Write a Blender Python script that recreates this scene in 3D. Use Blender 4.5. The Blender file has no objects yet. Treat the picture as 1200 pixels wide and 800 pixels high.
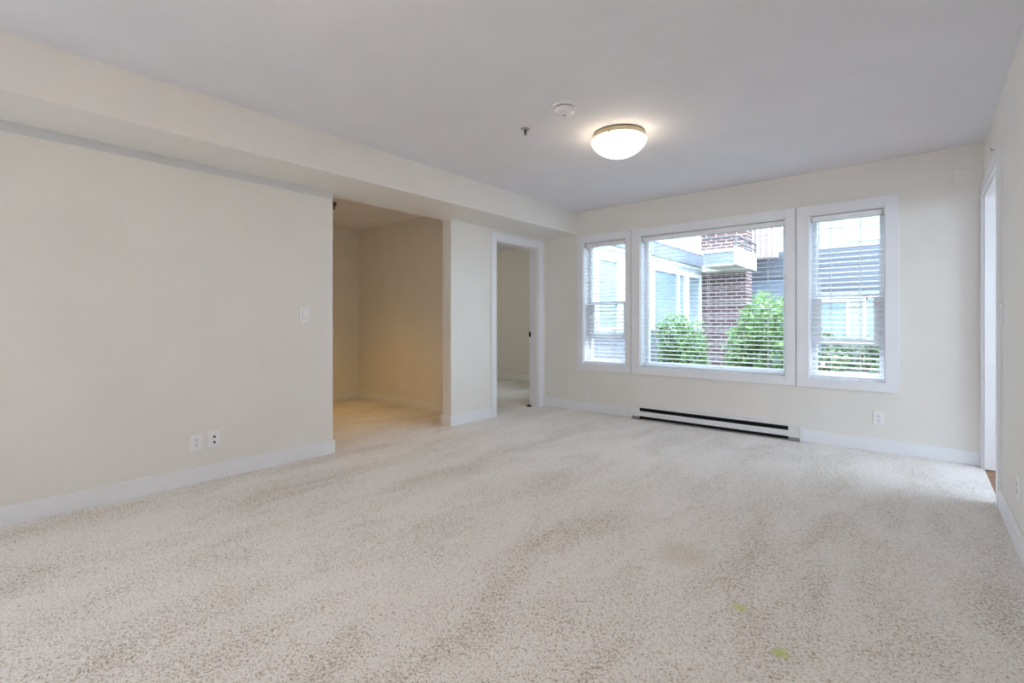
import bpy, bmesh, math, random
from mathutils import Vector, Matrix
random.seed(7)
PI = math.pi
S = bpy.context.scene
C = S.collection

# ------------------------------------------------------------------ camera
cam_d = bpy.data.cameras.new('camera')
cam = bpy.data.objects.new('camera', cam_d); C.objects.link(cam)
cam_d.sensor_width = 36.0
cam_d.lens = 564.25 * 36.0 / 1200.0
cam_d.shift_y = (376.57 - 400.0) / 1200.0 * 1.0
cam_d.clip_start = 0.02
cam.location = (0, 0, 1.0988)
cam.rotation_euler = (PI / 2, 0, math.radians(40.278))
S.camera = cam

# ------------------------------------------------------------------ look
S.view_settings.view_transform = 'Standard'
S.view_settings.look = 'None'
S.view_settings.gamma = 1.0
S.view_settings.use_curve_mapping = False
S.view_settings.exposure = 0.30
try:
    S.cycles.use_denoising = True
    S.cycles.denoiser = 'OPENIMAGEDENOISE'
    S.cycles.denoising_input_passes = 'RGB_ALBEDO_NORMAL'
    S.cycles.max_bounces = 16
    S.cycles.diffuse_bounces = 10
    S.cycles.transparent_max_bounces = 24
    S.cycles.sample_clamp_indirect = 8.0
    S.cycles.caustics_reflective = False
    S.cycles.caustics_refractive = False
except Exception as e:
    print(e)

# ------------------------------------------------------------------ sky (bright overcast)
SKY = 8.6
LAMP = 8.0
LAMP_REAR = 13.0
W = bpy.data.worlds.new('overcast_sky'); S.world = W
W.use_nodes = True
wn = W.node_tree; wn.nodes.clear()
wo = wn.nodes.new('ShaderNodeOutputWorld'); bg = wn.nodes.new('ShaderNodeBackground')
tc = wn.nodes.new('ShaderNodeTexCoord'); nz = wn.nodes.new('ShaderNodeTexNoise')
nz.inputs['Scale'].default_value = 2.5; nz.inputs['Detail'].default_value = 4
rp = wn.nodes.new('ShaderNodeValToRGB')
rp.color_ramp.elements[0].color = (0.62, 0.79, 1.0, 1); rp.color_ramp.elements[1].color = (0.78, 0.89, 1.0, 1)
wn.links.new(tc.outputs['Generated'], nz.inputs['Vector']); wn.links.new(nz.outputs['Fac'], rp.inputs['Fac'])
wn.links.new(rp.outputs['Color'], bg.inputs['Color']); bg.inputs['Strength'].default_value = SKY
wn.links.new(bg.outputs[0], wo.inputs[0])

def portal(x, y, z, rx, rz, sx, sy):
    d = bpy.data.lights.new('window_portal', 'AREA'); d.shape = 'RECTANGLE'; d.size = sx; d.size_y = sy
    d.cycles.is_portal = True
    o = bpy.data.objects.new('window_portal', d); C.objects.link(o)
    o.location = (x, y, z); o.rotation_euler = (rx, 0, rz)
# area lights shine along local -Z
portal(-1.69, 5.42, 1.32, -PI/2, 0, 3.2, 1.6)          # main windows, facing -Y

# ------------------------------------------------------------------ materials
def mat(name, col, rough=0.6, metal=0.0, spec=0.4, bump=None, vary=None, emit=None, sss=None):
    """bump=(scale, strength, distance); vary=(scale, colour2, lo, hi)"""
    m = bpy.data.materials.new(name); m.use_nodes = True
    nt = m.node_tree; b = nt.nodes['Principled BSDF']
    b.inputs['Base Color'].default_value = (*col, 1); b.inputs['Roughness'].default_value = rough
    b.inputs['Metallic'].default_value = metal; b.inputs['Specular IOR Level'].default_value = spec
    tcn = nt.nodes.new('ShaderNodeTexCoord')
    sc = vary[0] if vary else 3.0
    n = nt.nodes.new('ShaderNodeTexNoise'); n.inputs['Scale'].default_value = sc; n.inputs['Detail'].default_value = 3
    nt.links.new(tcn.outputs['Object'], n.inputs['Vector'])
    c2 = vary[1] if vary else tuple(c * 0.97 for c in col)
    r = nt.nodes.new('ShaderNodeValToRGB')
    r.color_ramp.elements[0].position = vary[2] if vary else 0.35
    r.color_ramp.elements[1].position = vary[3] if vary else 0.65
    r.color_ramp.elements[0].color = (*col, 1); r.color_ramp.elements[1].color = (*c2, 1)
    nt.links.new(n.outputs['Fac'], r.inputs['Fac']); nt.links.new(r.outputs['Color'], b.inputs['Base Color'])
    if bump:
        n2 = nt.nodes.new('ShaderNodeTexNoise'); n2.inputs['Scale'].default_value = bump[0]; n2.inputs['Detail'].default_value = 2
        nt.links.new(tcn.outputs['Object'], n2.inputs['Vector'])
        bp = nt.nodes.new('ShaderNodeBump'); bp.inputs['Strength'].default_value = bump[1]; bp.inputs['Distance'].default_value = bump[2]
        nt.links.new(n2.outputs['Fac'], bp.inputs['Height']); nt.links.new(bp.outputs['Normal'], b.inputs['Normal'])
    if emit:
        b.inputs['Emission Color'].default_value = (*emit[0], 1); b.inputs['Emission Strength'].default_value = emit[1]
    return m

M = {}
M['wall'] = mat('cream_wall_paint', (0.80, 0.785, 0.755), 0.75, bump=(260, 0.06, 0.002))
M['ceiling'] = mat('textured_ceiling_paint', (0.78, 0.78, 0.82), 0.9, bump=(110, 0.5, 0.004))
M['trim'] = mat('white_trim_paint', (0.83, 0.85, 0.89), 0.4)
M['vinyl'] = mat('white_vinyl', (0.85, 0.87, 0.90), 0.35)
M['slat'] = mat('white_blind_slat', (0.86, 0.87, 0.90), 0.4)
M['plate'] = mat('white_plastic_plate', (0.86, 0.86, 0.88), 0.35)
M['dark'] = mat('dark_slot', (0.012, 0.012, 0.014), 0.8, spec=0.1)
M['jack'] = mat('dark_metal_jack', (0.10, 0.10, 0.12), 0.35, 0.8)
M['heater'] = mat('white_enamel', (0.78, 0.79, 0.82), 0.35)
M['heater_foot'] = mat('grey_steel', (0.30, 0.31, 0.30), 0.5, 0.5)
M['brass'] = mat('brushed_nickel_brass', (0.52, 0.46, 0.34), 0.35, 0.9)
M['bronze'] = mat('dark_bronze', (0.08, 0.06, 0.04), 0.4, 0.7)
M['chrome'] = mat('dull_chrome', (0.5, 0.5, 0.5), 0.3, 0.9)
M['cord'] = mat('white_cord', (0.8, 0.8, 0.82), 0.8)
M['wood'] = mat('brown_floor_boards', (0.22, 0.10, 0.045), 0.45, vary=(30, (0.32, 0.16, 0.08), 0.4, 0.6))
M['door'] = mat('white_door_paint', (0.80, 0.83, 0.88), 0.4)

def carpet_material():
    m = bpy.data.materials.new('cream_loop_carpet'); m.use_nodes = True
    nt = m.node_tree; b = nt.nodes['Principled BSDF']; N = nt.nodes.new; L = nt.links.new
    b.inputs['Roughness'].default_value = 0.95; b.inputs['Specular IOR Level'].default_value = 0.1
    b.inputs['Sheen Weight'].default_value = 0.9; b.inputs['Sheen Roughness'].default_value = 0.5
    tcn = N('ShaderNodeTexCoord')
    # broad streaks in the pile
    big = N('ShaderNodeTexNoise'); big.inputs['Scale'].default_value = 1.6; big.inputs['Detail'].default_value = 6; big.inputs['Distortion'].default_value = 0.6
    mp = N('ShaderNodeMapping'); mp.inputs['Rotation'].default_value = (0, 0, math.radians(-8)); mp.inputs['Scale'].default_value = (2.2, 0.8, 1)
    L(tcn.outputs['Object'], mp.inputs['Vector']); L(mp.outputs[0], big.inputs['Vector'])
    bigr = N('ShaderNodeMapRange'); bigr.inputs['From Min'].default_value = 0.38; bigr.inputs['From Max'].default_value = 0.68
    L(big.outputs['Fac'], bigr.inputs['Value'])
    # tufts, distorted
    dn = N('ShaderNodeTexNoise'); dn.inputs['Scale'].default_value = 30; dn.inputs['Detail'].default_value = 2
    L(tcn.outputs['Object'], dn.inputs['Vector'])
    dm = N('ShaderNodeVectorMath'); dm.operation = 'SCALE'; dm.inputs['Scale'].default_value = 0.03
    L(dn.outputs['Color'], dm.inputs[0])
    da = N('ShaderNodeVectorMath'); da.operation = 'ADD'; L(tcn.outputs['Object'], da.inputs[0]); L(dm.outputs[0], da.inputs[1])
    tuft = N('ShaderNodeTexNoise'); tuft.inputs['Scale'].default_value = 115; tuft.inputs['Detail'].default_value = 4; tuft.inputs['Roughness'].default_value = 0.68
    L(da.outputs[0], tuft.inputs['Vector'])
    vor = N('ShaderNodeTexVoronoi'); vor.inputs['Scale'].default_value = 110; L(da.outputs[0], vor.inputs['Vector'])
    inv = N('ShaderNodeMath'); inv.operation = 'MULTIPLY_ADD'; inv.inputs[1].default_value = -0.7; inv.inputs[2].default_value = 0.7
    L(vor.outputs['Distance'], inv.inputs[0])
    hsum = N('ShaderNodeMath'); hsum.operation = 'ADD'; L(tuft.outputs['Fac'], hsum.inputs[0]); L(inv.outputs[0], hsum.inputs[1])
    # yarn colour: cream loops, tan pits with their shade painted in, denser along streaks
    thr = N('ShaderNodeMath'); thr.operation = 'MULTIPLY_ADD'; thr.inputs[1].default_value = 0.09; thr.inputs[2].default_value = 0.32
    L(bigr.outputs[0], thr.inputs[0])
    sub = N('ShaderNodeMath'); sub.operation = 'SUBTRACT'; L(tuft.outputs['Fac'], sub.inputs[0]); L(thr.outputs[0], sub.inputs[1])
    mr = N('ShaderNodeMapRange'); mr.inputs['From Min'].default_value = 0.0; mr.inputs['From Max'].default_value = 0.15
    L(sub.outputs[0], mr.inputs['Value'])
    mix = N('ShaderNodeMix'); mix.data_type = 'RGBA'
    mix.inputs[6].default_value = (0.32, 0.22, 0.10, 1); mix.inputs[7].default_value = (0.92, 0.88, 0.845, 1)
    L(mr.outputs[0], mix.inputs[0])
    # two yellow-green felt-tip stains, and a faint tan one
    def stain(prev, x, y, r, col, k):
        vm = N('ShaderNodeVectorMath'); vm.operation = 'DISTANCE'; vm.inputs[1].default_value = (x, y, 0)
        L(da.outputs[0], vm.inputs[0])
        q = N('ShaderNodeMapRange'); q.inputs['From Min'].default_value = r; q.inputs['From Max'].default_value = r * 0.4
        q.inputs['To Min'].default_value = 0; q.inputs['To Max'].default_value = k
        L(vm.outputs['Value'], q.inputs['Value'])
        tm = N('ShaderNodeMath'); tm.operation = 'MULTIPLY'; L(q.outputs[0], tm.inputs[0])
        t2 = N('ShaderNodeMapRange'); t2.inputs['From Min'].default_value = 0.30; t2.inputs['From Max'].default_value = 0.48
        L(tuft.outputs['Fac'], t2.inputs['Value']); L(t2.outputs[0], tm.inputs[1])
        mx = N('ShaderNodeMix'); mx.data_type = 'RGBA'; mx.inputs[7].default_value = (*col, 1)
        L(tm.outputs[0], mx.inputs[0]); L(prev.outputs[2], mx.inputs[6])
        return mx
    o = 0.015
    c = stain(mix, -0.525 + o, 1.978 + o, 0.038, (0.55, 0.68, 0.05), 1.0)
    c = stain(c, -0.352 + o, 1.794 + o, 0.038, (0.55, 0.68, 0.05), 1.0)
    c = stain(c, -0.335 + o, 1.835 + o, 0.02, (0.62, 0.70, 0.10), 0.5)
    c = stain(c, -0.86 + o, 2.25 + o, 0.16, (0.58, 0.44, 0.26), 0.35)
    L(c.outputs[2], b.inputs['Base Color'])
    bp = N('ShaderNodeBump'); bp.inputs['Strength'].default_value = 0.9; bp.inputs['Distance'].default_value = 0.0075
    L(hsum.outputs[0], bp.inputs['Height']); L(bp.outputs['Normal'], b.inputs['Normal'])
    return m
M['carpet'] = carpet_material()

def glass_material():
    m = bpy.data.materials.new('clear_window_glass'); m.use_nodes = True
    nt = m.node_tree; nt.nodes.clear()
    o = nt.nodes.new('ShaderNodeOutputMaterial'); t = nt.nodes.new('ShaderNodeBsdfTransparent'); g = nt.nodes.new('ShaderNodeBsdfGlossy')
    t.inputs['Color'].default_value = (0.94, 0.97, 0.96, 1); g.inputs['Roughness'].default_value = 0.02
    lw = nt.nodes.new('ShaderNodeLayerWeight'); lw.inputs['Blend'].default_value = 0.12
    mx = nt.nodes.new('ShaderNodeMixShader')
    nt.links.new(lw.outputs['Fresnel'], mx.inputs[0]); nt.links.new(t.outputs[0], mx.inputs[1]); nt.links.new(g.outputs[0], mx.inputs[2])
    nt.links.new(mx.outputs[0], o.inputs[0])
    return m
M['glass'] = glass_material()
M['far_glass'] = mat('pale_reflecting_glass', (0.20, 0.26, 0.31), 0.08, 0.0, 0.9, vary=(0.8, (0.32, 0.38, 0.42), 0.35, 0.65))

def banded(name, c1, c2, period, frac, axis='Z', rough=0.6, brick=None):
    m = bpy.data.materials.new(name); m.use_nodes = True
    nt = m.node_tree; b = nt.nodes['Principled BSDF']; b.inputs['Roughness'].default_value = rough
    tcn = nt.nodes.new('ShaderNodeTexCoord')
    if brick:
        mp = nt.nodes.new('ShaderNodeMapping'); mp.inputs['Rotation'].default_value = (PI / 2, 0, 0)
        nt.links.new(tcn.outputs['Object'], mp.inputs['Vector'])
        bt = nt.nodes.new('ShaderNodeTexBrick'); bt.inputs['Scale'].default_value = 1.0
        bt.inputs['Brick Width'].default_value = brick[0]; bt.inputs['Row Height'].default_value = brick[1]
        bt.inputs['Mortar Size'].default_value = brick[2]
        bt.inputs['Color1'].default_value = (*c1, 1); bt.inputs['Color2'].default_value = tuple(k * 0.72 for k in c1) + (1,)
        bt.inputs['Mortar'].default_value = (*c2, 1)
        nt.links.new(mp.outputs[0], bt.inputs['Vector']); nt.links.new(bt.outputs['Color'], b.inputs['Base Color'])
        return m
    sp = nt.nodes.new('ShaderNodeSeparateXYZ'); nt.links.new(tcn.outputs['Object'], sp.inputs[0])
    md = nt.nodes.new('ShaderNodeMath'); md.operation = 'FLOORED_MODULO'; md.inputs[1].default_value = period
    nt.links.new(sp.outputs[axis], md.inputs[0])
    gt = nt.nodes.new('ShaderNodeMath'); gt.operation = 'GREATER_THAN'; gt.inputs[1].default_value = period * frac
    nt.links.new(md.outputs[0], gt.inputs[0])
    mx = nt.nodes.new('ShaderNodeMix'); mx.data_type = 'RGBA'; mx.inputs[6].default_value = (*c1, 1); mx.inputs[7].default_value = (*c2, 1)
    nt.links.new(gt.outputs[0], mx.inputs[0]); nt.links.new(mx.outputs[2], b.inputs['Base Color'])
    return m
M['brick'] = banded('dark_red_brick', (0.15, 0.075, 0.075), (0.42, 0.38, 0.38), 0, 0, brick=(0.22, 0.075, 0.010), rough=0.85)
M['siding_white'] = banded('white_lap_siding', (0.80, 0.82, 0.84), (0.42, 0.44, 0.48), 0.20, 0.90)
M['siding_grey'] = banded('grey_lap_siding', (0.10, 0.11, 0.135), (0.05, 0.055, 0.07), 0.15, 0.86)
M['stucco'] = mat('pale_stucco', (0.34, 0.36, 0.35), 0.9)
M['ext_white'] = mat('exterior_white_paint', (0.80, 0.82, 0.84), 0.6)
M['fascia_grey'] = mat('grey_fascia_paint', (0.22, 0.24, 0.29), 0.6)
M['soffit_beige'] = mat('beige_soffit_board', (0.62, 0.58, 0.47), 0.8)
M['slate'] = mat('slate_blue_cladding', (0.14, 0.17, 0.22), 0.7)
M['pave'] = mat('pale_concrete_paving', (0.20, 0.20, 0.19), 0.9, vary=(6, (0.14, 0.14, 0.14), 0.4, 0.6))
M['soil'] = mat('dark_planting_soil', (0.10, 0.08, 0.06), 0.95, vary=(15, (0.18, 0.15, 0.11), 0.4, 0.6))
M['metal_dark'] = mat('dark_railing_metal', (0.15, 0.14, 0.15), 0.5, 0.5)
M['pink'] = mat('dusty_pink_wall', (0.50, 0.36, 0.36), 0.85)
M['bark'] = mat('grey_brown_bark', (0.16, 0.11, 0.07), 0.9)
def leaf_mat(name, c1, c2):
    m = mat(name, c1, 0.5, vary=(9, c2, 0.35, 0.65))
    nt = m.node_tree; b = nt.nodes['Principled BSDF']; out = nt.nodes['Material Output']
    tr = nt.nodes.new('ShaderNodeBsdfTranslucent'); tr.inputs['Color'].default_value = (*c1, 1)
    mx = nt.nodes.new('ShaderNodeMixShader'); mx.inputs[0].default_value = 0.35
    nt.links.new(b.outputs[0], mx.inputs[1]); nt.links.new(tr.outputs[0], mx.inputs[2]); nt.links.new(mx.outputs[0], out.inputs[0])
    return m
M['leaf'] = leaf_mat('bright_green_leaf', (0.20, 0.34, 0.13), (0.32, 0.44, 0.20))
M['leaf_dull'] = leaf_mat('grey_green_leaf', (0.16, 0.24, 0.13), (0.26, 0.36, 0.18))
M['petal'] = mat('pale_pink_petal', (0.75, 0.50, 0.52), 0.7)

# ------------------------------------------------------------------ helpers
def bx(bm, x0, x1, y0, y1, z0, z1, bev=0.0):
    vs = [bm.verts.new((x, y, z)) for z in (z0, z1) for y in (y0, y1) for x in (x0, x1)]
    F = [(0, 2, 3, 1), (4, 5, 7, 6), (0, 1, 5, 4), (2, 6, 7, 3), (0, 4, 6, 2), (1, 3, 7, 5)]
    fs = [bm.faces.new([vs[i] for i in f]) for f in F]
    if bev > 0:
        es = list({e for f in fs for e in f.edges})
        bmesh.ops.bevel(bm, geom=es, offset=bev, segments=2, affect='EDGES', profile=0.5)

def lathe(bm, prof, n=48, axis='Z', c=(0, 0, 0)):
    rings = []
    for r, h in prof:
        ring = []
        if r < 1e-6:
            p = {'Z': (0, 0, h), 'Y': (0, h, 0), 'X': (h, 0, 0)}[axis]
            ring = [bm.verts.new(Vector(p) + Vector(c))]
        else:
            for i in range(n):
                a = 2 * PI * i / n; u, v = r * math.cos(a), r * math.sin(a)
                p = {'Z': (u, v, h), 'Y': (u, h, v), 'X': (h, u, v)}[axis]
                ring.append(bm.verts.new(Vector(p) + Vector(c)))
        rings.append(ring)
    for a, b in zip(rings, rings[1:]):
        if len(a) == 1 and len(b) == 1: continue
        for i in range(n):
            j = (i + 1) % n
            if len(a) == 1: bm.faces.new((a[0], b[i], b[j]))
            elif len(b) == 1: bm.faces.new((a[i], a[j], b[0]))
            else: bm.faces.new((a[i], a[j], b[j], b[i]))

def tube(bm, p, q, r, n=8):
    p, q = Vector(p), Vector(q); d = (q - p); L = d.length; d.normalize()
    rot = d.to_track_quat('Z', 'Y').to_matrix()
    ra = [bm.verts.new(p + rot @ Vector((r * math.cos(2 * PI * i / n), r * math.sin(2 * PI * i / n), 0))) for i in range(n)]
    rb = [bm.verts.new(v.co + d * L) for v in ra]
    for i in range(n):
        j = (i + 1) % n; bm.faces.new((ra[i], ra[j], rb[j], rb[i]))
    bm.faces.new(ra[::-1]); bm.faces.new(rb)

def obj(name, bm, m, parent=None, smooth=False):
    bmesh.ops.recalc_face_normals(bm, faces=bm.faces)
    me = bpy.data.meshes.new(name); bm.to_mesh(me); bm.free()
    me.materials.append(m)
    if smooth:
        for p in me.polygons: p.use_smooth = True
    o = bpy.data.objects.new(name, me); C.objects.link(o)
    if parent: o.parent = parent
    return o

def boxes(name, lst, m, parent=None, bev=0.0):
    bm = bmesh.new()
    for b in lst: bx(bm, *b, bev=bev)
    return obj(name, bm, m, parent)

def struct(name, lst, m, parent=None, bev=0.0):
    o = boxes(name, lst, m, parent, bev)
    if parent is None: o['kind'] = 'structure'
    return o

def thing(name, label, cat, loc=(0, 0, 0), rz=0.0, group=None, kind=None):
    o = bpy.data.objects.new(name, None); C.objects.link(o)
    o.empty_display_size = 0.05
    o.location = loc; o.rotation_euler = (0, 0, rz)
    if kind: o['kind'] = kind
    if label: o['label'] = label
    if cat: o['category'] = cat
    if group: o['group'] = group
    return o

# ------------------------------------------------------------------ room shell
XW = -3.86                   # outer face of the bedroom wing
XI = XW - 0.13                # its inner face
H = 2.45
XL, XR, YB, YF = -3.752, 0.366, 5.097, -3.2
T = 0.13                     # inner wall thickness
TW = 0.20                    # outer walls
TR = 0.20
ZS = 2.1765                  # soffit underside
XS = -3.257                  # soffit front face
XA, YA, HA = -6.19, 3.881, 2.41   # alcove: far wall, right wall, ceiling
YBD = 6.97                   # far wall of the bedroom

# carpet: one continuous slab through living room, den alcove and bedroom
struct('floor', [(XA - 0.2, XR, YF - 0.2, YB, -0.10, 0.0), (-7.4, XW, YB, YBD + 0.2, -0.10, 0.0), (-7.53, XA - 0.2, 3.8, YB, -0.10, 0.0)], M['carpet'])
struct('ceiling', [(XL - T, XR + TR, YF - 0.2, YB + 0.2, H, H + 0.15)], M['ceiling'])
M['strip'] = mat('unpainted_grey_strip', (0.69, 0.69, 0.69), 0.8)
struct('trim_2', [(XL, XL + 0.003, -1.5, 2.106, ZS - 0.055, ZS)], M['strip'])  # thin grey strip under the soffit
struct('trim_1', [(XL - T, XS, YF, YB, ZS, H)], M['wall'])     # dropped bulkhead along the left wall

# left wall, with the wide opening to the den and the bedroom doorway
DL0, DL1, DH = 4.135, 4.945, 2.045
struct('wall_left', [(XL - T, XL, YF, -2.9, 0, ZS), (XL - T, XL, -2.9, -1.5, 2.1, ZS), (XL - T, XL, -1.5, 2.106, 0, ZS),  # unseen gap behind the camera, added to brighten the right wall
                     (XL - T, XL, 3.438, DL0, 0, ZS), (XL - T, XL, DL1, YB, 0, ZS),
                     (XL - T, XL, DL0, DL1, DH, ZS)], M['wall'])
# window wall
WIN = [(-3.165, -2.595), (-2.416, -0.957), (-0.772, -0.222)]
WZ0, WZ1 = 0.582, 2.064

cols = [XL - T, WIN[0][0], WIN[0][1], WIN[1][0], WIN[1][1], WIN[2][0], WIN[2][1], XR + 0.2]
wl = [(cols[0], cols[-1], YB, YB + TW, -0.3, WZ0), (cols[0], cols[-1], YB, YB + TW, WZ1, H + 0.15)]
for a, b in ((0, 1), (2, 3), (4, 5), (6, 7)): wl.append((cols[a], cols[b], YB, YB + TW, WZ0, WZ1))
struct('wall_back', wl, M['wall'])
# right wall with the doorway beside the windows
DR0, DR1 = 4.098, 5.012
struct('wall_right', [(XR, XR + TR, YF, DR0, 0, H), (XR, XR + TR, DR1, YB, 0, H), (XR, XR + TR, DR0, DR1, DH, H)], M['wall'])
# wall behind the camera
struct('wall_front', [(XL - T, XR + TR, YF - 0.2, YF, 0, H)], M['wall'])
portal(XL - T - 0.02, -2.2, 1.1, PI / 2, -PI / 2, 1.4, 2.1)  # sky sampling for the added rear gap

# den alcove
struct('wall_alcove_far', [(XA - T, XA, 0.6, YA + T, 0, HA + 0.1)], M['wall'])
struct('wall_alcove_right', [(XA, XL - T, YA, YA + T, 0, HA + 0.1)], M['wall'])
struct('wall_alcove_left', [(XA, XL - T, 0.6 - T, 0.6, 0, HA + 0.1)], M['wall'])
struct('ceiling_alcove', [(XA - T, XL - T, 0.6 - T, YA + T, HA, HA + 0.1)], M['ceiling'])
# bedroom behind the left doorway
struct('wall_bedroom_back', [(-7.4, XI, YBD, YBD + T, 0, 2.6)], M['wall'])
struct('wall_bedroom_left', [(-7.4 - T, -7.4, YA + T, YBD + T, 0, 2.6)], M['wall'])
struct('wall_bedroom_side', [(-7.4, XA - T, YA, YA + T, 0, 2.6)], M['wall'])
struct('wall_bedroom_right', [(XI, XW, YB + TW, 5.45, 0, 2.6), (XI, XW, 5.9, YBD + T, 0, 2.6),
    (XI, XW, 5.45, 5.9, 0, 0.8), (XI, XW, 5.45, 5.9, 2.1, 2.6), (XI, XL - T, YB, YB + TW, 0, 2.6)], M['wall'])
struct('ceiling_bedroom', [(-7.4 - T, XL - T, YA + T, YB + 0.05, 2.45, 2.6), (-7.4 - T, XW, YB + 0.05, YBD + T, 2.45, 2.6)], M['ceiling'])

portal(XW + 0.02, 5.675, 1.55, PI / 2, PI / 2, 0.45, 1.1)

# patio floor outside the right doorway; unseen walls and roof added to cut daylight
struct('floor_patio', [(XR, 3.4, 2.6, 6.4, -0.10, -0.006)], M['wood'])
struct('wall_patio_side', [(2.9, 3.0, 2.6, 6.4, -0.01, 0.98)], M['siding_white'])
struct('wall_patio_left', [(XR + TR, 3.0, 2.5, 2.6, -0.01, 2.45)], M['siding_white'])
struct('wall_patio_right', [(XR + TR, 3.0, 6.4, 6.5, -0.01, 2.45)], M['siding_white'])
struct('ceiling_patio', [(XR + TR, 3.1, 2.5, 6.5, 2.45, 2.6)], M['wall'])
portal(XR + TR + 0.02, (DR0 + DR1) / 2, DH / 2, PI / 2, PI / 2, DR1 - DR0, DH)

# ------------------------------------------------------------------ baseboards
BH, BT = 0.111, 0.015
def baseboard(name, lst):
    bm = bmesh.new()
    for b in lst: bx(bm, *b, 0.0, BH, bev=0.003)
    o = obj(name, bm, M['trim']); o['kind'] = 'structure'
HX0, HX1 = -2.503, -0.823
baseboard('baseboard_left', [(XL, XL + BT, -1.5, 2.106 + BT), (XL - T, XL + 0.001, 2.106, 2.106 + BT),
                             (XL, XL + BT, 3.438 - BT, 4.052), (XL - T - BT, XL + 0.001, 3.438 - BT, 3.438)])
baseboard('baseboard_back', [(XL, HX0 - 0.002, YB - BT, YB), (HX1 + 0.002, XR, YB - BT, YB)])
baseboard('baseboard_right', [(XR - BT, XR, YF, 4.010)])
baseboard('baseboard_alcove', [(XA, XA + BT, 0.6, YA), (XA + BT, XL - T, YA - BT, YA)])
baseboard('baseboard_bedroom', [(-7.4, XI, YBD - BT, YBD)])

# ------------------------------------------------------------------ doorways
CT = 0.018
def doorway_trim(name, x, sgn, y0, y1, wn, wf, depth):
    """jamb lining and flat casing round an opening in a wall parallel to Y; the room is on side sgn of x"""
    root = thing(name, None, None, (x, (y0 + y1) / 2, 0), kind='structure')
    oy = (y0 + y1) / 2
    a, b = sorted((0, sgn * CT))
    def r(lst): return [(p[0], p[1], p[2] - oy, p[3] - oy, p[4], p[5]) for p in lst]
    boxes('door_casing', r([(a, b, y0 - wn, y0, 0, DH + 0.085), (a, b, y1, y1 + wf, 0, DH + 0.085),
                            (a, b, y0, y1, DH, DH + 0.085)]), M['trim'], root, bev=0.0015)
    c, d = sorted((0, -sgn * depth))
    boxes('door_jamb', r([(c, d, y0 - 0.004, y0 + 0.012, 0, DH), (c, d, y1 - 0.012, y1 + 0.004, 0, DH),
                          (c, d, y0, y1, DH - 0.012, DH + 0.004)]), M['trim'], root)
    return root
d1 = doorway_trim('door_1', XL, 1, DL0, DL1, 0.083, 0.088, T)
boxes('strike_plate', [(-T - 0.006, -T + 0.022, DL1 - 0.016 - (DL0 + DL1) / 2, DL1 - 0.012 - (DL0 + DL1) / 2, 0.90, 0.965)], M['dark'], d1)
d2 = doorway_trim('door_2', XR, -1, DR0, DR1, 0.086, 0.080, TR)
t = thing('floor_bracket', 'small dark metal bracket on the carpet at the foot of the left doorway jamb', 'bracket', (XL - 0.10, DL1 - 0.05, 0))
boxes('bracket_plate', [(-0.045, 0.02, -0.02, 0.02, 0, 0.004)], M['dark'], t)
boxes('bracket_fin', [(-0.045, 0.02, 0.012, 0.018, 0.004, 0.016)], M['dark'], t)

# ------------------------------------------------------------------ windows, blinds
def window(n, x0, x1, ox0, ox1, kind):
    cx = (x0 + x1) / 2
    root = thing('window_%d' % n, None, None, (cx, YB, WZ0), kind='structure')
    h = WZ1 - WZ0; a, b = x0 - cx, x1 - cx; oa, ob = ox0 - cx, ox1 - cx
    zt, zb = 2.149 - WZ0, 0.506 - WZ0
    boxes('window_casing', [(oa, a, -CT, 0, zb, zt), (b, ob, -CT, 0, zb, zt), (a, b, -CT, 0, h, zt), (a, b, -CT, 0, zb, 0)], M['trim'], root, bev=0.0015)
    boxes('window_liner', [(a - 0.002, a + 0.008, 0, TW - 0.02, 0, h), (b - 0.008, b + 0.002, 0, TW - 0.02, 0, h),
                           (a, b, 0, TW - 0.02, h - 0.008, h + 0.002), (a, b, 0, TW - 0.02, -0.002, 0.008)], M['trim'], root)
    f = 0.045; y0, y1 = 0.115, 0.175
    boxes('window_frame', [(a, a + f, y0, y1, 0, h), (b - f, b, y0, y1, 0, h), (a + f, b - f, y0, y1, h - f, h), (a + f, b - f, y0, y1, 0, f)], M['vinyl'], root, bev=0.002)
    if kind == 'fixed':
        boxes('glass_pane', [(a + f, b - f, 0.142, 0.148, f, h - f)], M['glass'], root)
    else:
        zm = 1.32 - WZ0
        boxes('meeting_rail', [(a + f, b - f, 0.140, 0.172, zm - 0.018, zm + 0.022)], M['vinyl'], root, bev=0.002)
        boxes('upper_pane', [(a + f, b - f, 0.155, 0.160, zm + 0.02, h - f)], M['glass'], root)
        s0, s1 = 0.885 - WZ0, zm + 0.018; g = 0.045
        sx0, sx1 = a + f - 0.006, b - f + 0.006
        sash = boxes('raised_sash', [(sx0, sx0 + g, 0.108, 0.136, s0, s1), (sx1 - g, sx1, 0.108, 0.136, s0, s1),
                              (sx0 + g, sx1 - g, 0.108, 0.136, s1 - 0.035, s1), (sx0 + g, sx1 - g, 0.108, 0.136, s0, s0 + 0.055)], M['vinyl'], root, bev=0.002)
        boxes('sash_pane', [(sx0 + g, sx1 - g, 0.120, 0.125, s0 + 0.055, s1 - 0.035)], M['glass'], sash)
        lt = (sx1 - 0.10) if n == 3 else (sx1 - 0.14)
        boxes('sash_latch', [(lt - 0.018, lt + 0.018, 0.096, 0.108, s1 - 0.028, s1 - 0.014), (lt + 0.002, lt + 0.012, 0.090, 0.100, s1 - 0.055, s1 - 0.018)], M['jack'], sash)
    return root
window(1, *WIN[0], -3.2443, -2.5273, 'hung')
window(2, *WIN[1], -2.5114, -0.8802, 'fixed')
window(3, *WIN[2], -0.8668, -0.1330, 'hung')

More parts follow.
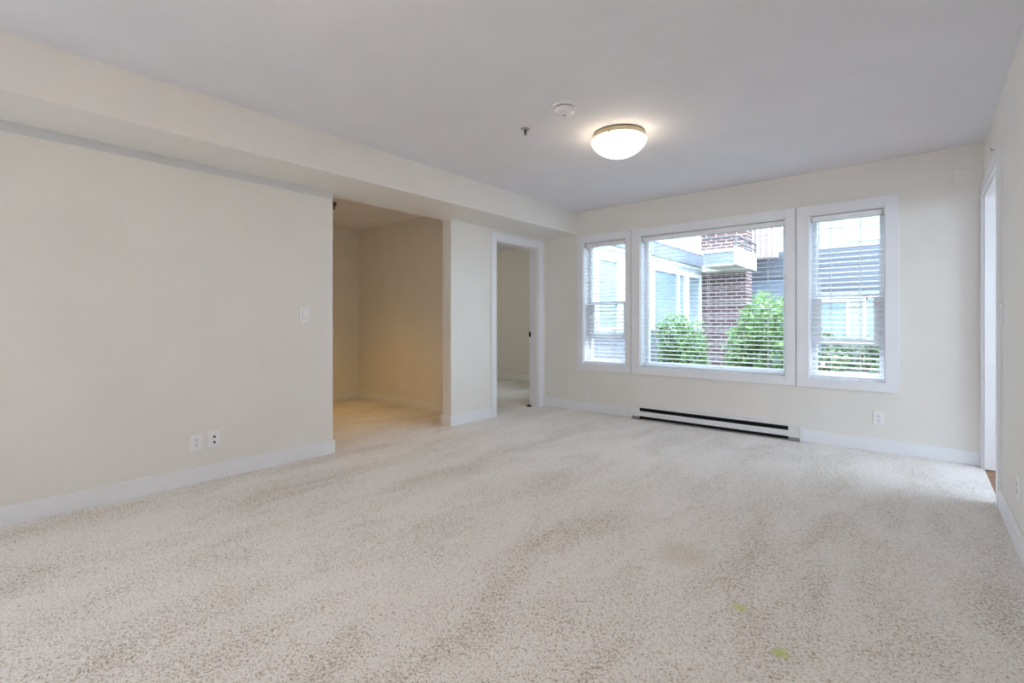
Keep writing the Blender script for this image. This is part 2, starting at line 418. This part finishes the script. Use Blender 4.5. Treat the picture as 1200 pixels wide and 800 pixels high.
def blind(label, x0, x1, tilt, ladders, wand):
    cx = (x0 + x1) / 2
    root = thing('window_blind', label, 'blind', (cx, YB + 0.050, WZ0 + 0.01), group='white slatted blinds in the windows')
    a, b = x0 + 0.012 - cx, x1 - 0.012 - cx
    h = WZ1 - WZ0 - 0.018
    boxes('headrail', [(a, b, -0.030, 0.028, h - 0.050, h - 0.006)], M['slat'], root, bev=0.003)
    for u in (a, b - 0.009):
        boxes('mounting_bracket', [(u - 0.003, u + 0.012, -0.033, 0.031, h - 0.052, h)], M['chrome'], root)
    boxes('bottom_rail', [(a, b, -0.026, 0.026, 0.004, 0.022)], M['slat'], root, bev=0.003)
    pitch = 0.0445; n = int((h - 0.085) / pitch)
    bm = bmesh.new(); hw = 0.025; th = 0.0014
    for k in range(n):
        z = 0.052 + k * pitch
        if z > h - 0.062: break
        tl = math.radians(tilt + random.uniform(-0.8, 0.8))
        sag = random.uniform(-0.0008, 0.0008)
        prev = None
        pts = []
        for i in range(5):
            u = -hw + 2 * hw * i / 4; crown = 0.0016 * (1 - (u / hw) ** 2)
            pts.append((u * math.cos(tl) - crown * math.sin(tl), u * math.sin(tl) + crown * math.cos(tl)))
        rows = []
        for (y, zz) in pts:
            rows.append([bm.verts.new((x, y, z + zz + d + sag)) for x in (a + 0.004, b - 0.004) for d in (th, -th)])
        for r, s in zip(rows, rows[1:]):
            bm.faces.new((r[0], s[0], s[2], r[2])); bm.faces.new((r[1], r[3], s[3], s[1]))
            bm.faces.new((r[0], r[1], s[1], s[0])); bm.faces.new((r[2], s[2], s[3], r[3]))
        for r in (rows[0], rows[-1]): bm.faces.new((r[0], r[2], r[3], r[1]))
    obj('slats', bm, M['slat'], root)
    for lx in ladders:
        bm = bmesh.new()
        for yy in (-0.026, 0.026):
            bx(bm, lx - cx - 0.0016, lx - cx + 0.0016, yy - 0.0008, yy + 0.0008, 0.02, h - 0.05)
        bx(bm, lx - cx - 0.006, lx - cx + 0.006, -0.028, -0.024, 0.000, 0.010)
        obj('ladder_cord', bm, M['cord'], root)
    bm = bmesh.new(); tube(bm, (wand - cx, -0.036, h - 0.05), (wand - cx + 0.004, -0.038, h - 0.72), 0.0035)
    obj('tilt_wand', bm, M['plate'], root, True)
    return root
blind('narrow white blind in the leftmost window, next to the doorway corner', *WIN[0], 13, (-2.99, -2.76), -3.09)
blind('wide white blind with open slats across the large middle window', *WIN[1], 6, (-2.25, -1.68, -1.12), -2.36)
blind('narrow white blind in the rightmost window, slats half tilted', *WIN[2], 14, (-0.61, -0.395), -0.70)

# ------------------------------------------------------------------ electric heater
t = thing('electric_heater', 'long low white electric baseboard heater under the middle window', 'heater', ((HX0 + HX1) / 2, YB, 0))
hw = (HX1 - HX0) / 2
boxes('back_housing', [(-hw + 0.01, hw - 0.01, -0.012, 0, 0.012, 0.152)], M['heater'], t)
boxes('heating_element', [(-hw + 0.10, hw - 0.10, -0.050, -0.012, 0.014, 0.134)], M['dark'], t)
bm = bmesh.new()
bx(bm, -hw + 0.004, hw - 0.004, -0.058, 0, 0.134, 0.156, bev=0.003)
obj('top_cover', bm, M['heater'], t)
bm = bmesh.new(); bx(bm, -hw + 0.015, hw - 0.015, -0.064, -0.055, 0.042, 0.096, bev=0.003); obj('front_panel', bm, M['heater'], t)
for s in (-1, 1):
    x0, x1 = sorted((s * hw, s * (hw - 0.012)))
    boxes('end_cap', [(x0, x1, -0.068, 0, 0.012, 0.157)], M['heater'], t, bev=0.002)
    x0, x1 = sorted((s * (hw - 0.012), s * (hw - 0.105)))
    boxes('junction_cover', [(x0, x1, -0.059, -0.012, 0.036, 0.142)], M['heater'], t, bev=0.002)
    boxes('foot', [(x0, x1, -0.058, -0.008, 0.0, 0.034)], M['heater_foot'], t)

# ------------------------------------------------------------------ wall plates
def plate_root(name, label, cat, loc, rz, group=None): return thing(name, label, cat, loc, rz, group)
def cover(root, w=0.073, h=0.118): return boxes('cover_plate', [(-w/2, w/2, -0.007, 0, -h/2, h/2)], M['plate'], root, bev=0.0025)
def outlet(label, loc, rz, w=0.073, h=0.118):
    t = thing('wall_outlet', label, 'outlet', loc, rz); cover(t, w, h)
    ins = boxes('receptacle', [(-0.017, 0.017, -0.0095, -0.0065, -0.034, 0.034)], M['plate'], t, bev=0.001)
    l = []
    for dz in (0.017, -0.017):
        l += [(-0.0080, -0.0052, -0.0102, -0.009, dz - 0.001, dz + 0.009), (0.0052, 0.0080, -0.0102, -0.009, dz - 0.001, dz + 0.009),
              (-0.0025, 0.0025, -0.0102, -0.009, dz - 0.011, dz - 0.005)]
    boxes('socket_holes', l, M['jack'], ins)
    for dz in (0.048, -0.048):
        bm = bmesh.new(); lathe(bm, [(0, -0.0078), (0.003, -0.0078), (0.003, -0.0065)], 10, 'Y', (0, 0, dz))
        obj('cover_screw', bm, M['chrome'], t)
    return t
RL, RB, RR = PI / 2, 0.0, -PI / 2
outlet('white double power outlet low on the left wall, nearer the camera of the pair', (XL, 1.108, 0.277), RL, 0.076, 0.124)
t = thing('cable_outlet', 'white cable outlet with two dark round jacks low on the left wall', 'outlet', (XL, 1.217, 0.279), RL)
cover(t, 0.076, 0.124)
for dz in (0.019, -0.019):
    bm = bmesh.new(); lathe(bm, [(0, -0.016), (0.0050, -0.016), (0.0055, -0.010), (0.0085, -0.010), (0.0085, -0.0065)], 16, 'Y', (0, 0, dz))
    obj('coaxial_jack', bm, M['jack'], t)
def switch(label, loc, rz):
    t = thing('light_switch', label, 'switch', loc, rz); cover(t)
    bm = bmesh.new(); bx(bm, -0.0165, 0.0165, -0.010, -0.0065, -0.033, 0.033, bev=0.001)
    for v in bm.verts:
        if v.co.y < -0.008: v.co.y -= 0.002 * (v.co.z / 0.033)
    obj('rocker', bm, M['plate'], t)
    boxes('rocker_gap', [(-0.0180, -0.0165, -0.0074, -0.0069, -0.0345, 0.0345), (0.0165, 0.0180, -0.0074, -0.0069, -0.0345, 0.0345),
                         (-0.018, 0.018, -0.0074, -0.0069, 0.033, 0.0345), (-0.018, 0.018, -0.0074, -0.0069, -0.0345, -0.033)], M['heater_foot'], t)
switch('white rocker light switch on the left wall near the alcove opening', (XL, 1.860, 1.150), RL)
switch('white light switch on the right wall beside the door casing', (XR, 3.962, 1.145), RR)
outlet('small white power outlet under the leftmost window, left of the heater', (-3.118, YB, 0.247), RB, 0.062, 0.10)
outlet('white power outlet under the rightmost window, right of the heater', (-0.266, YB, 0.283), RB)
outlet('white power outlet low on the right wall at the edge of view', (XR, 3.345, 0.298), RR)
outlet('power outlet on the dim tan wall inside the alcove', (-5.216, YA, 0.262), RB)
t = thing('access_cover', 'small square cover painted over, high in the window wall right corner', 'cover plate', (0.255, YB, 2.215), RB)
boxes('painted_cover', [(-0.058, 0.058, -0.005, 0, -0.062, 0.062)], M['wall'], t, bev=0.002)
t = thing('wall_hook', 'tiny grey metal hook above the right doorway', 'hook', (XR, 4.36, 2.20), RR)
bm = bmesh.new(); tube(bm, (0, 0, 0), (0, -0.018, 0), 0.003); tube(bm, (0, -0.018, 0), (0, -0.018, 0.014), 0.003); obj('hook_pin', bm, M['chrome'], t)
t = thing('door_sensor', 'tiny white sensor block in the corner at the top of the right doorway', 'sensor', (0.315, YB, 2.085), RB)
boxes('sensor_body', [(-0.03, 0.03, -0.010, 0, -0.007, 0.007)], M['plate'], t, bev=0.002)

# ------------------------------------------------------------------ ceiling fixtures
def bowl_mat(name, col, k):
    m = bpy.data.materials.new(name); m.use_nodes = True
    nt = m.node_tree; b = nt.nodes['Principled BSDF']
    n = nt.nodes.new('ShaderNodeTexNoise'); n.inputs['Scale'].default_value = 9; n.inputs['Detail'].default_value = 3; n.inputs['Distortion'].default_value = 1.2
    tcn = nt.nodes.new('ShaderNodeTexCoord'); nt.links.new(tcn.outputs['Object'], n.inputs['Vector'])
    r = nt.nodes.new('ShaderNodeMapRange'); r.inputs['To Min'].default_value = 0.75 * k; r.inputs['To Max'].default_value = 1.25 * k
    nt.links.new(n.outputs['Fac'], r.inputs['Value'])
    b.inputs['Base Color'].default_value = (0.9, 0.87, 0.8, 1); b.inputs['Roughness'].default_value = 0.25
    b.inputs['Emission Color'].default_value = (*col, 1)
    nt.links.new(r.outputs[0], b.inputs['Emission Strength'])
    return m
def ceiling_lamp(label, x, y, z, m, metal, R=0.194):
    t = thing('ceiling_light', label, 'ceiling light', (x, y, z))
    bm = bmesh.new(); lathe(bm, [(0, 0), (R * 0.90, 0), (R * 0.95, -0.012), (R * 0.95, -0.040), (R * 0.90, -0.044), (0, -0.044)], 64)
    obj('metal_pan', bm, metal, t, False)
    bm = bmesh.new()
    prof = [(R * 0.93, -0.044), (R * 0.985, -0.047), (R, -0.053), (R * 0.985, -0.061)]
    for i in range(1, 15):
        a = i / 14 * PI / 2
        prof.append((R * 0.985 * math.cos(a) ** 1.2 if i < 14 else 0, -0.061 - 0.112 * math.sin(a) ** 1.25))
    lathe(bm, prof, 64)
    obj('glass_bowl', bm, m, t, True)
    for k in range(3):
        a = math.radians(40.278 - 2 + 120 * k)
        bm = bmesh.new(); lathe(bm, [(0, -0.010), (0.006, -0.009), (0.008, -0.003), (0.008, 0.016), (0, 0.016)], 16, 'Z', (R * 0.98 * math.cos(a), R * 0.98 * math.sin(a), -0.048))
        obj('glass_clip', bm, metal, t, True)
    return t
warm = (1.0, 0.82, 0.60)
M['bowl'] = bowl_mat('lit_alabaster_glass', warm, LAMP)
M['bowl_rear'] = bowl_mat('lit_alabaster_glass_rear', (1.0, 0.70, 0.42), LAMP_REAR)
M['bowl_amber'] = bowl_mat('lit_amber_glass', (1.0, 0.56, 0.06), 9.0)
ceiling_lamp('round alabaster glass ceiling light, lit, in the middle of the living room ceiling', -1.656, 3.145, H, M['bowl'], M['brass'])
ceiling_lamp('lit glass ceiling light nearer the camera above the carpet', -1.457, 0.60, H, M['bowl_rear'], M['brass'])
ceiling_lamp('lit glass ceiling light at the rear of the room', -1.457, -1.9, H, M['bowl_rear'], M['brass'])  # unseen lamp added to brighten the room from behind the camera
t = thing('ceiling_light', 'dark rimmed ceiling light inside the alcove, its rim just past the left wall end', 'ceiling light', (-5.055, 2.685, HA))
bm = bmesh.new(); lathe(bm, [(0, 0), (0.172, 0), (0.172, -0.014), (0.12, -0.016), (0.12, -0.032), (0.158, -0.034), (0.158, -0.050), (0.11, -0.052), (0, -0.052)], 56)
obj('metal_pan', bm, M['bronze'], t)
bm = bmesh.new(); lathe(bm, [(0.112, -0.051), (0.108, -0.060), (0.08, -0.068), (0.05, -0.073), (0, -0.075)], 48)
obj('glass_bowl', bm, M['bowl_amber'], t, True)

sd = bpy.data.lights.new('alcove_lamp_glow', 'SPOT'); sd.energy = 56; sd.color = (1.0, 0.52, 0.0); sd.spot_size = math.radians(104); sd.spot_blend = 1.0; sd.shadow_soft_size = 0.11
so = bpy.data.objects.new('alcove_lamp_glow', sd); C.objects.link(so); so.parent = t; so.location = (0, 0, -0.09)

M['bowl_dim'] = bowl_mat('lit_cream_glass', (1.0, 0.88, 0.52), 9.5)
ceiling_lamp('ceiling light in the bedroom behind the left doorway', -6.1, 5.3, H, M['bowl_dim'], M['brass'])

t = thing('smoke_detector', 'round white smoke detector on the ceiling left of the glass light', 'smoke detector', (-1.703, 2.515, H))
bm = bmesh.new(); lathe(bm, [(0, 0), (0.074, 0), (0.074, -0.010), (0.066, -0.014), (0, -0.014)], 40); obj('mounting_base', bm, M['plate'], t)
bm = bmesh.new(); lathe(bm, [(0, -0.014), (0.055, -0.014), (0.055, -0.022), (0, -0.022)], 40); obj('vent_ring', bm, M['heater_foot'], t)
bm = bmesh.new(); lathe(bm, [(0, -0.022), (0.064, -0.022), (0.065, -0.034), (0.058, -0.047), (0.040, -0.052), (0, -0.054)], 40); obj('detector_cap', bm, M['plate'], t, True)
bm = bmesh.new(); lathe(bm, [(0, -0.056), (0.008, -0.056), (0.009, -0.053), (0.0, -0.051)], 20, 'Z', (-0.006, 0.012, 0)); obj('test_button', bm, M['heater_foot'], t)

t = thing('fire_sprinkler', 'small metal fire sprinkler hanging from the ceiling left of the smoke detector', 'sprinkler', (-2.112, 2.637, H))
bm = bmesh.new(); lathe(bm, [(0, 0), (0.034, 0), (0.030, -0.006), (0.014, -0.010), (0, -0.010)], 28); obj('escutcheon', bm, M['chrome'], t)
bm = bmesh.new(); lathe(bm, [(0, -0.008), (0.009, -0.008), (0.009, -0.022), (0.005, -0.024), (0.005, -0.040), (0, -0.040)], 14)
tube(bm, (0.008, 0, -0.02), (0.005, 0, -0.044), 0.002, 6); tube(bm, (-0.008, 0, -0.02), (-0.005, 0, -0.044), 0.002, 6); obj('sprinkler_body', bm, M['jack'], t)
bm = bmesh.new(); lathe(bm, [(0, -0.043), (0.014, -0.043), (0.014, -0.046), (0, -0.046)], 20); obj('deflector', bm, M['chrome'], t)

# ------------------------------------------------------------------ outside
def ext_struct(name, lst, m): return struct(name, lst, m)
ext_struct('courtyard_ground', [(-14, 14, YB + TW, 26, -0.35, -0.05)], M['pave'])
ext_struct('rear_ground', [(-14, 14, -16, YF - 0.2, -0.35, -0.05)], M['pave'])
ext_struct('side_ground', [(XR + TR, 14, -16, 8, -0.36, -0.06)], M['pave'])

def ext_window(root, w, plane, u0, u1, z0, z1, m=None, mull=(), fr=0.06):
    """window unit on a facade: plane 'x' faces +X at XW, plane 'y' faces -Y at y=w (coords local to root)"""
    def q(a, b, c, d, e, f): return (a, b, c, d, e, f)
    L = [(u0 - fr, u0, z0 - fr, z1 + fr), (u1, u1 + fr, z0 - fr, z1 + fr), (u0, u1, z1, z1 + fr), (u0, u1, z0 - fr, z0)]
    for k in mull: L.append((k - fr * 0.5, k + fr * 0.5, z0, z1))
    if plane == 'x':
        f = boxes('window_frame', [(w - 0.02, w + 0.05, a, b, c, d) for a, b, c, d in L], M['ext_white'], root)
        boxes('window_glass', [(w - 0.01, w + 0.012, u0, u1, z0, z1)], m or M['far_glass'], f)
    else:
        f = boxes('window_frame', [(a, b, w - 0.05, w + 0.02, c, d) for a, b, c, d in L], M['ext_white'], root)
        boxes('window_glass', [(u0, u1, w - 0.012, w + 0.01, z0, z1)], m or M['far_glass'], f)

YW0, YW1 = YBD + T, 11.37
wing = thing('building_wing', 'white sided wing of the building with tall windows, left side of the courtyard', 'building', (XW, 9.1, -0.05))
def wl2(lst): return [(a - XW, b - XW, c - 9.1, d - 9.1, e + 0.05, f + 0.05) for a, b, c, d, e, f in lst]
boxes('lower_wall', wl2([(XW - 0.25, XW, YW0, YW1, -0.05, 2.25)]), M['ext_white'], wing)
boxes('wall_base', wl2([(XW + 0.002, XW + 0.02, YB + TW + 0.02, YW1, -0.05, 0.92)]), M['fascia_grey'], wing)
boxes('roof_band', wl2([(XW + 0.002, XW + 0.14, YB + TW + 0.02, YW1, 2.31, 2.57)]), M['fascia_grey'], wing)
boxes('band_trim', wl2([(XW + 0.002, XW + 0.16, YB + TW + 0.02, YW1, 2.57, 2.62), (XW + 0.002, XW + 0.10, YB + TW + 0.02, YW1, 2.25, 2.31)]), M['ext_white'], wing)
boxes('upper_wall', wl2([(XW - 0.25, XW - 0.02, YW0, YW1, 2.62, 5.2)]), M['siding_white'], wing)
for a, b, ml in ((6.6, 7.2, ()), (8.67, 10.21, (9.87,)), (10.43, 11.14, ())):
    ext_window(wing, 0.0, 'x', a - 9.1, b - 9.1, 1.06, 2.12, mull=[k - 9.1 for k in ml])

bb = thing('brick_building', 'dark red brick building with a balcony facing across the courtyard', 'building', (-3.0, 11.7, -0.05))
def b2(lst): return [(a + 3.0, b + 3.0, c - 11.7, d - 11.7, e + 0.05, f + 0.05) for a, b, c, d, e, f in lst]
boxes('brick_wall', b2([(XW - 0.5, -2.92, 11.40, 11.9, -0.05, 6.0)]), M['brick'], bb)
boxes('balcony_slab', b2([(-3.30, -2.72, 9.80, 11.39, 2.21, 2.50)]), M['fascia_grey'], bb)
boxes('balcony_soffit', b2([(-3.32, -2.70, 9.79, 11.39, 2.19, 2.212), (-3.70, -3.30, 10.9, 11.39, 2.19, 2.3)]), M['soffit_beige'], bb)
boxes('balcony_fascia', b2([(-2.718, -2.685, 9.79, 10.52, 2.19, 2.54), (-2.718, -2.685, 10.66, 11.32, 2.19, 2.54), (-3.32, -2.72, 9.77, 9.798, 2.45, 2.51)]), M['ext_white'], bb)
bm = bmesh.new()
for yy in (9.85, 10.55, 11.3): tube(bm, (0.30, yy - 11.7, 2.58), (0.30, yy - 11.7, 2.80), 0.018, 6)
tube(bm, (0.30, -1.85, 2.80), (0.30, -0.31, 2.80), 0.02, 6); tube(bm, (-0.3, -1.85, 2.80), (0.30, -1.85, 2.80), 0.02, 6)
tube(bm, (0.30, -1.85, 2.68), (0.30, -0.31, 2.68), 0.011, 6)
obj('balcony_railing', bm, M['metal_dark'], bb)
boxes('recess_upper_wall', b2([(-2.98, -2.42, 12.0, 12.1, 2.52, 6.0)]), M['pink'], bb)
bm = bmesh.new()
for k in range(5):
    x0 = 0.05 + k * 0.115; bx(bm, x0, x0 + 0.05, 0.22, 0.30, 2.6, 5.0)
obj('upper_door_frame', bm, M['ext_white'], bb)
boxes('recess_wall', b2([(-3.4, -1.7, 12.5, 12.8, -0.05, 2.1)]), M['slate'], bb)
boxes('recess_band', b2([(-3.4, -1.7, 12.45, 12.8, 2.1, 2.62)]), M['siding_grey'], bb)

fb = thing('siding_building', 'pale apartment block with a grey siding band at the far side of the courtyard', 'building', (1.0, 14.5, -0.05))
def b3(lst): return [(a - 1.0, b - 1.0, c - 14.5, d - 14.5, e + 0.05, f + 0.05) for a, b, c, d, e, f in lst]
boxes('ground_wall', b3([(-3.2, 6.5, 14.55, 15.0, -0.05, 1.85)]), M['stucco'], fb)
boxes('siding_band', b3([(-3.2, 6.5, 14.5, 15.0, 1.85, 2.95)]), M['siding_grey'], fb)
boxes('upper_wall', b3([(-3.2, 6.5, 14.55, 15.0, 2.95, 6.8)]), M['stucco'], fb)
boxes('pink_panel', b3([(0.2, 1.6, 14.45, 14.54, 0.5, 1.6)]), M['pink'], fb)
for a, b, z0, z1, ml in ((-2.6, -1.9, 3.4, 4.8, ()), (-1.35, -0.1, 3.15, 4.9, (-0.75,)), (0.5, 1.7, 3.15, 4.9, (1.1,)),
                         (-2.3, -1.4, 0.6, 1.6, ()), (-1.0, -0.2, 0.7, 1.65, ())):
    ext_window(fb, 0.05, 'y', a - 1, b - 1, z0 + 0.05, z1 + 0.05, mull=[k - 1 for k in ml])

def shrub(label, loc, blobs, n, m, leaf=0.05, group=None, petals=0):
    t = thing('shrub', label, 'shrub', loc, 0, group)
    bm = bmesh.new()
    tot = sum(b[3] * b[4] * b[5] for b in blobs)
    for (bx_, by_, bz_, rx, ry, rz_) in blobs:
        for _ in range(int(n * rx * ry * rz_ / tot)):
            v = Vector((random.gauss(0, 1), random.gauss(0, 1), random.gauss(0, 1))).normalized() * random.uniform(0.45, 1.0) ** 0.6
            v *= 1 + 0.22 * math.sin(v.x * 7 + bx_ * 5) * math.sin(v.z * 6 + by_) + random.uniform(-0.05, 0.12)
            p = Vector((bx_ + v.x * rx, by_ + v.y * ry, max(0.03, bz_ + v.z * rz_)))
            L = leaf * random.uniform(0.6, 1.3); w = L * 0.42
            R = Matrix.Rotation(random.uniform(0, 2 * PI), 3, 'Z') @ Matrix.Rotation(random.uniform(-1.2, 1.0), 3, 'X') @ Matrix.Rotation(random.uniform(-0.8, 0.8), 3, 'Y')
            q = [(0, 0, 0), (w, L * 0.45, 0.1 * L), (0, L, -0.1 * L), (-w, L * 0.45, 0.1 * L)]
            bm.faces.new([bm.verts.new(p + R @ Vector(c)) for c in q])
    fo = obj('foliage', bm, m, t)
    bm = bmesh.new()
    for (bx_, by_, bz_, rx, ry, rz_) in blobs:
        for k in range(5):
            q = Vector((bx_ + random.uniform(-.6, .6) * rx, by_ + random.uniform(-.6, .6) * ry, bz_ + random.uniform(0, .5) * rz_))
            tube(bm, (bx_ * 0.5 + random.uniform(-.05, .05), by_ * 0.5, 0), q, 0.012, 6)
    obj('stems', bm, M['bark'], t)
    if petals:
        bm = bmesh.new()
        for _ in range(petals):
            b = random.choice(blobs); a = random.uniform(0, 2 * PI)
            p = (b[0] + math.cos(a) * b[3] * .9, b[1] - abs(math.sin(a)) * b[4], b[2] + random.uniform(.2, 1) * b[5])
            bmesh.ops.create_icosphere(bm, subdivisions=1, radius=0.025, matrix=Matrix.Translation(p))
        obj('blossoms', bm, M['petal'], t)
    return t
shrub('bright green rounded shrub seen through the left half of the middle window', (-3.22, 8.4, -0.05),
      [(-0.12, 0, 0.78, 0.31, 0.34, 0.52), (0.12, 0.05, 0.62, 0.31, 0.34, 0.58), (0.12, 0.05, 0.35, 0.28, 0.33, 0.4), (-0.12, 0, 0.35, 0.30, 0.34, 0.4)], 3600, M['leaf'], 0.07)
shrub('tall bright green shrub seen through the right half of the middle window', (-1.85, 8.3, -0.05),
      [(0.05, 0, 1.15, 0.36, 0.4, 0.42), (-0.25, 0, 0.80, 0.30, 0.4, 0.40), (0.15, 0.05, 0.6, 0.40, 0.4, 0.62), (-0.32, 0, 0.42, 0.26, 0.35, 0.45)], 5200, M['leaf'], 0.07)
shrub('low grey green shrub with pink blossoms outside the rightmost window', (-0.86, 6.7, -0.05),
      [(-0.12, 0, 0.42, 0.22, 0.25, 0.46), (0.09, 0, 0.40, 0.16, 0.25, 0.44)], 2200, M['leaf_dull'], 0.06, petals=12)
shrub('low yellow green shrub outside the rightmost window, right of the pink blossoms', (-0.20, 6.9, -0.05),
      [(0.0, 0, 0.42, 0.22, 0.25, 0.44), (0.22, 0, 0.36, 0.2, 0.25, 0.40)], 1700, M['leaf_dull'], 0.06)
shrub('long low dark shrub row along the foot of the far apartment block', (-1.4, 13.9, -0.05),
      [(-0.9, 0, 0.36, 0.42, 0.3, 0.42), (-0.35, 0, 0.40, 0.42, 0.3, 0.45), (0.25, 0, 0.36, 0.42, 0.3, 0.42), (0.85, 0, 0.38, 0.42, 0.3, 0.42)], 3000, M['leaf_dull'], 0.09)
ext_struct('planting_bed', [(XW + 0.05, 3.5, 6.2, 9.2, -0.06, -0.02)], M['soil'])
